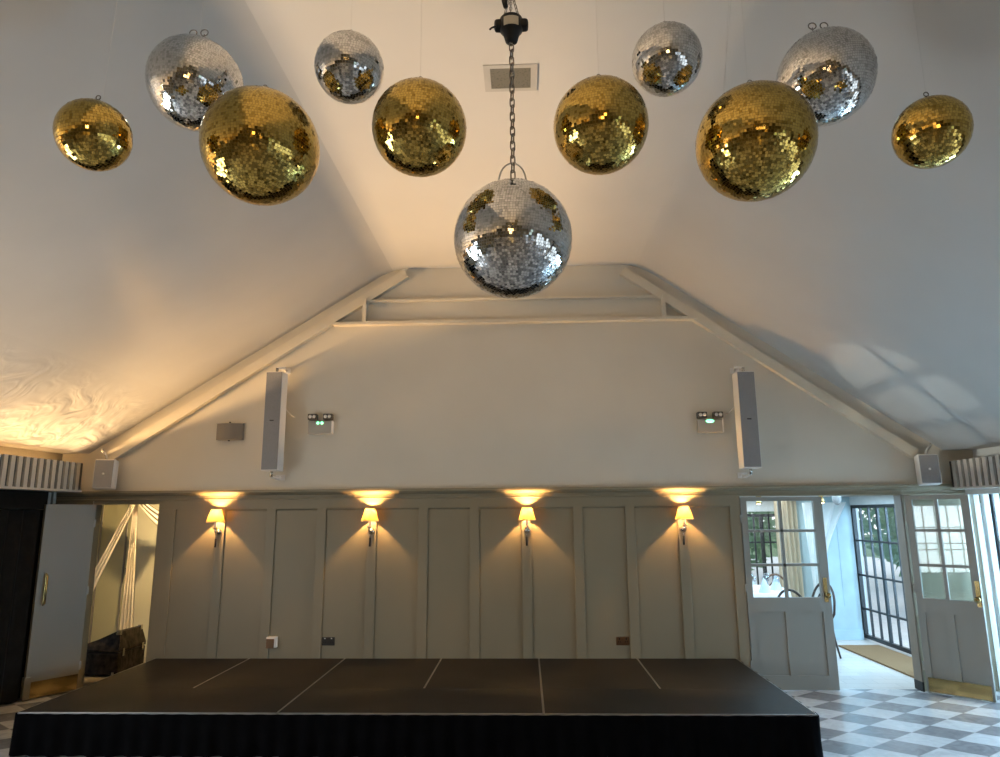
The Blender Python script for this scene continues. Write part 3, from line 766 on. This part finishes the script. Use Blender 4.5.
# ------------------------------------------------------------------ mirror balls
def tiles(rad, tile, mat, core, seed, jit):
    rnd = random.Random(seed); b = MB()
    n = int(PI*rad/tile); g = .45
    vs = []; fs = []
    for i in range(n):
        th = PI*(i+.5)/n; rr = rad*math.sin(th); m = max(3, int(2*PI*rr/tile))
        off = rnd.random()
        h = PI*rad/n*g; w = 2*PI*rr/m*g
        for k in range(m):
            ph = 2*PI*(k+off)/m
            N_ = Vector((math.sin(th)*math.cos(ph), math.sin(th)*math.sin(ph), math.cos(th)))
            U = Vector((-math.sin(ph), math.cos(ph), 0)); V = N_.cross(U)
            # every mirror sits slightly askew
            a, c = rnd.gauss(0, jit), rnd.gauss(0, jit)
            U2 = (U+N_*a).normalized(); V2 = (V+N_*c).normalized()
            C = N_*rad; q = len(vs)
            vs += [C-U2*w-V2*h, C+U2*w-V2*h, C+U2*w+V2*h, C-U2*w+V2*h]; fs.append((q, q+1, q+2, q+3))
    b.add(vs, fs, mat)
    cv = []; r2 = rad*.9935
    cr = [(max(1e-4, r2*math.sin(PI*k/24)), -r2*math.cos(PI*k/24)) for k in range(25)]
    b.lathe(cr, core, 48)
    return b
meshes = {}
def ball(x, y, z, d, kind, lab, wires, spin, tilt=(0, 0), ring='loop'):
    t = empty('mirror_ball', (x, y, z), label=lab, cat='mirror ball', group='mirror balls hanging from the ceiling')
    key = (d, kind)
    if key not in meshes:
        o = tiles(d/2, .0115, M[kind], M['core_s' if kind == 'silver' else 'core_g'], int(d*1000)+(7 if kind == 'gold' else 0), .028).build('tiled_sphere', t); meshes[key] = o
    else:
        o = meshes[key].copy(); COL.objects.link(o); o.parent = t
    o.rotation_euler = (tilt[0], tilt[1], spin)
    r = d/2
    cap = one(lambda b: b.lathe([(0, r+.012), (.012, r+.012), (.022, r+.004), (.03, r-.004), (0, r-.004)], M['nickel'], 18), 'cap', t)
    if ring != 'bail': one(lambda b: [b.tube([(q, 0, r), (q, 0, (r*1.13 if ring == 'loop' else r*1.22)+.004)], .0022, M['chain'], 6) for q in ((0,) if ring == 'loop' else (-.035, .02))], 'ring_stem', cap)
    if ring == 'loop':
        one(lambda b: b.tube([(.009*math.cos(a), 0, r*1.13+.010+.009*math.sin(a)) for a in [2*PI*k/18 for k in range(18)]]+[], .0022, M['chain'], 6, True), 'hanging_ring', cap)
    elif ring == 'pair':
        for sx in (-.035, .02):
            one(lambda b: b.tube([(sx+.018*math.cos(a), 0, r*1.22+.012+.017*math.sin(a)) for a in [2*PI*k/18 for k in range(18)]], .0028, M['chain'], 6, True), 'hanging_ring', cap)
    else:
        one(lambda b: b.tube([(-.062*math.cos(a), 0, r-.012+.115*math.sin(a)**.8) for a in [PI*k/24 for k in range(25)]], .004, M['wire'], 8), 'bail', cap)
    for (ox, oy, dx, dy) in wires:
        # from the ball up to the ceiling
        zt = zceil(x+dx)-z
        s0 = math.sqrt(max(0, r*r-ox*ox-oy*oy))
        one(lambda b: b.tube([(ox, oy, s0+(.02 if abs(ox) < .03 else .0)), (dx, dy, zt)], .0006, M['wire'], 5), 'suspension_wire', t)
    return t
W1 = [(0, 0, 0, 0)]
W3 = [(-.12, -.02, 0, 0), (.09, .03, 0, 0), (-.10, .05, 0, 0)]
ball(-1.64, 2.36, 3.205, .267, 'gold', 'small gold mirror ball, lowest at the far left', [(.02, 0, .05, 0)], .4, (.05, -.12))
ball(-1.535, 2.88, 3.775, .43, 'silver', 'medium silver mirror ball behind the large gold one on the left', W1, 1.3, (.12, .18), 'pair')
ball(-1.11, 2.66, 3.312, .488, 'gold', 'large gold mirror ball on the left in front of a silver one', [], 2.2, (.06, .05))
ball(-.75, 2.69, 3.70, .30, 'silver', 'small silver mirror ball high on the left of the centre chain', W1, .9, (-.1, .1))
ball(-.43, 2.66, 3.38, .40, 'gold', 'medium gold mirror ball hanging left of the chain', W1, 3.1, (.05, -.04))
ball(-.04, 2.85, 2.948, .518, 'silver', 'largest silver mirror ball hanging lowest on the centre chain', [], .2, (0, .02), 'bail')
ball(.34, 2.68, 3.38, .40, 'gold', 'medium gold mirror ball hanging right of the chain', W1, 5.0, (.04, .05))
ball(.64, 2.70, 3.70, .30, 'silver', 'small silver mirror ball high on the right of the centre chain', W1, 4.1, (.1, -.08))
ball(.992, 2.71, 3.302, .488, 'gold', 'large gold mirror ball on the right in front of a silver one', [(-.12, -.02, .0, 0), (.0, .03, .0, 0), (-.11, .05, .03, 0)], 2.9, (.03, -.06))
ball(1.43, 2.95, 3.76, .432, 'silver', 'medium silver mirror ball behind the large gold one on the right', [], 5.6, (.08, -.16), 'pair')
ball(1.58, 2.48, 3.195, .270, 'gold', 'small gold mirror ball, lowest at the far right', W1, 1.9, (.06, .15))

# chain, motor
BXc, BYc = -.037, 2.85
ch = empty('steel_chain', (BXc, BYc, 3.19), label='dark steel chain running from the black motor to the centre mirror ball', cat='chain')
zb, zt_ = 3.235, 3.915
nl = 19; pitch_ = (zt_-zb)/nl
for k in range(nl):
    zc = zb+pitch_*(k+.5)-3.19; L2 = pitch_*.66; wv = .0105
    pts = []
    for j in range(20):
        a = 2*PI*j/20; q = math.cos(a); p = math.sin(a)
        pts.append((wv*q, 0, zc+(L2-wv)*(1 if p >= 0 else -1)*(1 if abs(p) > 1e-6 else 0)+wv*p))
    one(lambda b: b.tube(pts, .0034, M['chain'], 6, True), 'chain_link', ch, rot=(0, 0, (PI/2 if k % 2 else 0)+.5))
mo = empty('ball_motor', (BXc, BYc, 3.92), label='black mirror ball motor with a silver sticker hanging above the chain', cat='motor')
one(lambda b: (b.lathe([(0, 0), (.020, .0), (.028, .006), (.040, .05), (.052, .062), (.054, .12), (.048, .126), (0, .126)], M['black'], 32), b.box(-.080, .080, -.026, .026, .068, .116, M['black'], None, .018)), 'motor_housing', mo)
stk = MB()
stk.grid(lambda u, v: (.0565*math.sin((u-.5)*1.3), -.0565*math.cos((u-.5)*1.3), .058+.045*v), 8, 2, M['sticker']); stk.build('sticker', mo)
one(lambda b: (b.tube([(0, 0, -.002), (0, 0, .02)], .006, M['nickel'], 8), b.tube([(.009*math.cos(a), 0, -.006+.009*math.sin(a)) for a in [2*PI*k/14 for k in range(14)]], .003, M['nickel'], 6, True)), 'hook', mo)
for k in range(3):
    a = 2*PI*k/3+.5
    ex_ = (.05*math.cos(a), .05*math.sin(a))
    bb = MB(); n = 9
    for j in range(n):
        p = Vector((ex_[0]*(1-j/n), ex_[1]*(1-j/n), .12+.16*j/n)); q = Vector((ex_[0]*(1-(j+1.25)/n), ex_[1]*(1-(j+1.25)/n), .12+.16*(j+1.25)/n))
        sd = Vector((math.cos(a+1.57*(j % 2)), math.sin(a+1.57*(j % 2)), 0))*.005
        bb.tube([p+sd, (p+q)/2+sd*1.2, q+sd, q-sd, (p+q)/2-sd*1.2, p-sd], .0018, M['chain'], 5, True)
    bb.build('support_chain', mo)
one(lambda b: b.tube([(0, 0, .27), (0, 0, ZC-3.92)], .007, M['chain'], 8), 'drop_rod', mo)
pl = one(lambda b: b.tube([(-.025, -.03, .165), (-.03, -.03, .20), (-.027, -.03, .235)], [.010, .014, .008], M['black'], 10), 'plug', mo)
one(lambda b: b.tube([(-.027, -.03, .235), (-.02, -.03, .32), (.02, -.01, .45), (.01, 0, ZC-3.92)], .003, M['black'], 6), 'power_cable', mo)
one(lambda b: b.tube([(-.07, -.02, .075), (-.09, -.03, .06), (-.10, -.03, .05)], .0045, M['black'], 6), 'cable_stub', mo)

# ------------------------------------------------------------------ hall lights behind the viewer (they show in the mirrors and panes)
def chandelier(x, y, z, lab):
    t = empty('chandelier', (x, y, z), label=lab, cat='chandelier')
    R0 = .55
    one(lambda b: b.tube([(R0*math.cos(a), R0*math.sin(a), 0) for a in [2*PI*k/48 for k in range(48)]], .014, M['brass'], 8, True), 'ring', t)
    one(lambda b: b.tube([(0, 0, .55), (0, 0, ZC-z)], .008, M['brass'], 8), 'rod', t)
    for k in range(3):
        a = 2*PI*k/3; one(lambda b: b.tube([(R0*math.cos(a), R0*math.sin(a), 0), (0, 0, .55)], .006, M['brass'], 6), 'stay', t)
    for k in range(12):
        a = 2*PI*k/12
        l_ = one(lambda b: b.lathe([(0, -.02), (.025, -.01), (.028, .02), (.012, .03), (.012, .09), (0, .09)], M['brass'], 12), 'candle_holder', t, (R0*math.cos(a), R0*math.sin(a), 0))
        one(lambda b: b.lathe([(0, .09), (.022, .11), (.026, .14), (.012, .18), (0, .19)], M['bulb'], 10), 'bulb', l_)
for (y, lab) in ((-1.6, 'brass ring chandelier with glowing candle bulbs behind the viewer'), (-5.0, 'brass ring chandelier farther down the hall behind the viewer')):
    chandelier(-.1, y, 2.75, lab)
    la = bpy.data.lights.new('chandelier_light', 'POINT'); la.energy = 5; la.color = (1., .68, .38); la.shadow_soft_size = .35
    lo = bpy.data.objects.new('chandelier_light', la); COL.objects.link(lo); lo.location = (-.1, y, 2.85)

t = empty('added_back_bar', (-.1, YB+.02, 0), label='added warm lit back bar with two glowing panels at the far end behind the viewer', cat='bar')  # unseen bar, added so the mirror balls reflect a warm glow
boxo('counter', -1.9, 1.9, .0, .55, 0, 1.02, M['jamb'], t, .01)
boxo('lit_panel', -1.1, 1.1, .02, .04, 1.30, 1.70, M['barglow'], t); boxo('upper_lit_panel', -.5, .5, .02, .04, 2.3, 2.5, M['barglow'], t)
for z in (1.2, 1.78, 2.2): boxo('shelf', -1.8, 1.8, .0, .25, z-.03, z, M['jamb'], t)

# ------------------------------------------------------------------ outdoors
struct(boxo('ground', -30, 60, -40, 60, -.5, -.12, M['grass']), 'lawn outside the windows', 'ground')
tag(boxo('terrace', 4.95, 14., -9, 30, -.12, -.05, M['terrace']), 'pale stone terrace outside the garden doors', 'terrace', kind='structure')
def bush(x, y, z0, rx, ry, rz, lab, seed, n=1500, sz=.16):
    rnd = random.Random(seed); t = empty('garden_shrub', (x, y, -.12), label=lab, cat='shrub', group='shrubs outside the windows')
    b = MB(); vs = []; fs = []
    for k in range(n):
        d = Vector((rnd.gauss(0, 1), rnd.gauss(0, 1), rnd.gauss(0, 1))).normalized()*(rnd.random()**.35)
        c = Vector((d.x*rx, d.y*ry, z0+rz+d.z*rz)); u = Vector((rnd.gauss(0, 1), rnd.gauss(0, 1), rnd.gauss(0, .6))).normalized(); w = u.orthogonal().normalized()
        s_ = sz*(.6+.7*rnd.random()); q = len(vs); vs += [c-u*s_, c-w*s_*.45, c+u*s_, c+w*s_*.45]; fs.append((q, q+1, q+2, q+3))
    b.add(vs, fs, M['leaf']); b.build('foliage', t)
    one(lambda bb: (bb.tube([(0, 0, -.3), (.05, 0, z0+rz*.6), (.1, .05, z0+rz*1.2)], [.14, .10, .04], M['bark'], 8)), 'trunk', t)
bush(8.0, 13.6, .2, 1.2, 1.0, 1.3, 'leafy shrub standing closest beyond the garden doors', 3)
bush(9.4, 17.4, .5, 1.8, 1.5, 1.9, 'tall pale green shrub in the view through the garden doors', 4)
bush(11.6, 20.5, .6, 1.6, 1.7, 2.2, 'far green shrub in the view through the garden doors', 10)
bush(8.1, 21.5, .6, 1.7, 1.6, 2.0, 'far left green shrub beyond the terrace', 11)
bush(5.0, 18.5, .2, 1.4, 1.2, 1.5, 'green shrub outside the far garden room window', 5)
bush(2.0, 20.0, .5, 1.3, 1.2, 1.9, 'taller green shrub behind the far garden room window', 6)
bush(6.9, 8.3, .0, .8, .7, 1.1, 'dark green shrub behind the blind at the far right', 7, 1100, .12)
bush(11.5, 4.0, .6, 1.7, 2.2, 1.5, 'wide green shrub outside the hall windows', 8, 1000)
bush(12.0, -2.5, .4, 1.7, 2.2, 1.6, 'second wide green shrub outside the hall windows', 9, 1000)

# ------------------------------------------------------------------ lights
W = bpy.data.worlds.new('sky'); S.world = W; W.use_nodes = True
nt = W.node_tree; bg = nt.nodes['Background']
sky = nt.nodes.new('ShaderNodeTexSky'); sky.sky_type = 'HOSEK_WILKIE'; sky.turbidity = 6.; sky.sun_direction = (.35, .3, .85)
hs = nt.nodes.new('ShaderNodeHueSaturation'); hs.inputs['Saturation'].default_value = .55
nt.links.new(sky.outputs[0], hs.inputs['Color']); nt.links.new(hs.outputs[0], bg.inputs['Color'])
bg.inputs['Strength'].default_value = 7.0

def area(name, loc, rot, sx, sy, power, col, portal=False, spread=PI):
    la = bpy.data.lights.new(name, 'AREA'); la.shape = 'RECTANGLE'; la.size = sx; la.size_y = sy; la.energy = power; la.color = col; la.spread = spread
    if portal: la.cycles.is_portal = True
    o = bpy.data.objects.new(name, la); COL.objects.link(o); o.location = loc; o.rotation_euler = rot
    return o
for (a, c) in wins:
    area('window_daylight', (XR+.2, (a+c)/2, (WZ0+WZ1)/2), (0, PI/2, 0), WZ1-WZ0, c-a, 9.5, (.80, .91, 1.))
for (a, c) in lwins:
    area('window_daylight', (XL-.2, (a+c)/2, 1.14), (0, -PI/2, 0), 1.58, c-a, 110, (.86, .93, 1.))
area('annex_portal', (4.9, 9.15, .95), (0, PI/2, 0), 1.8, 2.6, 1, (1, 1, 1), True)
area('annex_portal', (3.1, 11.5, 1.0), (-PI/2, 0, 0), 1.8, 1.5, 1, (1, 1, 1), True)
area('side_daylight', (6.2, 6.6, 1.6), (0, math.radians(75), 0), 2.2, 2.4, 380, (.44, .72, 1.))
area('annex_fill', (3.2, 8.8, 1.96), (0, 0, 0), 2.6, 2.0, 52, (.48, .76, 1.))  # unseen cool fill lamps, added to brighten the garden room
area('annex_fill', (2.2, 10.3, 1.96), (0, 0, 0), 3.6, 1.8, 40, (.80, .92, 1.))
# warm strip in the left cove
area('cove_strip', (-5.03, 0, 2.287), (0, -math.radians(106), 0), .012, 14.6, 200, (1., .66, .34), spread=math.radians(58))
area('cove_strip_end', (-5.03, 6.55, 2.287), (0, -math.radians(104), 0), .012, 1.5, 17, (1., .58, .22), spread=math.radians(66))
area('cove_glow', (-5.06, 0, 2.27), (PI, 0, 0), .03, 14.6, 14, (1., .52, .16))
la = bpy.data.lights.new('terrace_glint', 'SPOT'); la.energy = 1700; la.color = (1., .93, .80); la.spot_size = math.radians(6.4); la.spot_blend = .3; la.shadow_soft_size = .02
lo = bpy.data.objects.new('terrace_glint', la); COL.objects.link(lo); lo.location = (-9, 2.2, .2); lo.rotation_euler = (Vector((3.85, 6.85, 2.82))-Vector((-9, 2.2, .2))).to_track_quat('-Z', 'Y').to_euler()
# warm downlight in the side room
la = bpy.data.lights.new('closet_light', 'SPOT'); la.energy = 125; la.color = (1., .76, .42); la.spot_size = 1.6; la.spot_blend = .25; la.shadow_soft_size = .03
lo = bpy.data.objects.new('closet_light', la); COL.objects.link(lo); lo.location = (-3.9, 8.25, 1.95); lo.rotation_euler = (Vector((-5.0, 8.95, 1.0))-Vector((-3.9, 8.25, 1.95))).to_track_quat('-Z', 'Y').to_euler()

S.view_settings.view_transform = 'Standard'
S.view_settings.exposure = .6
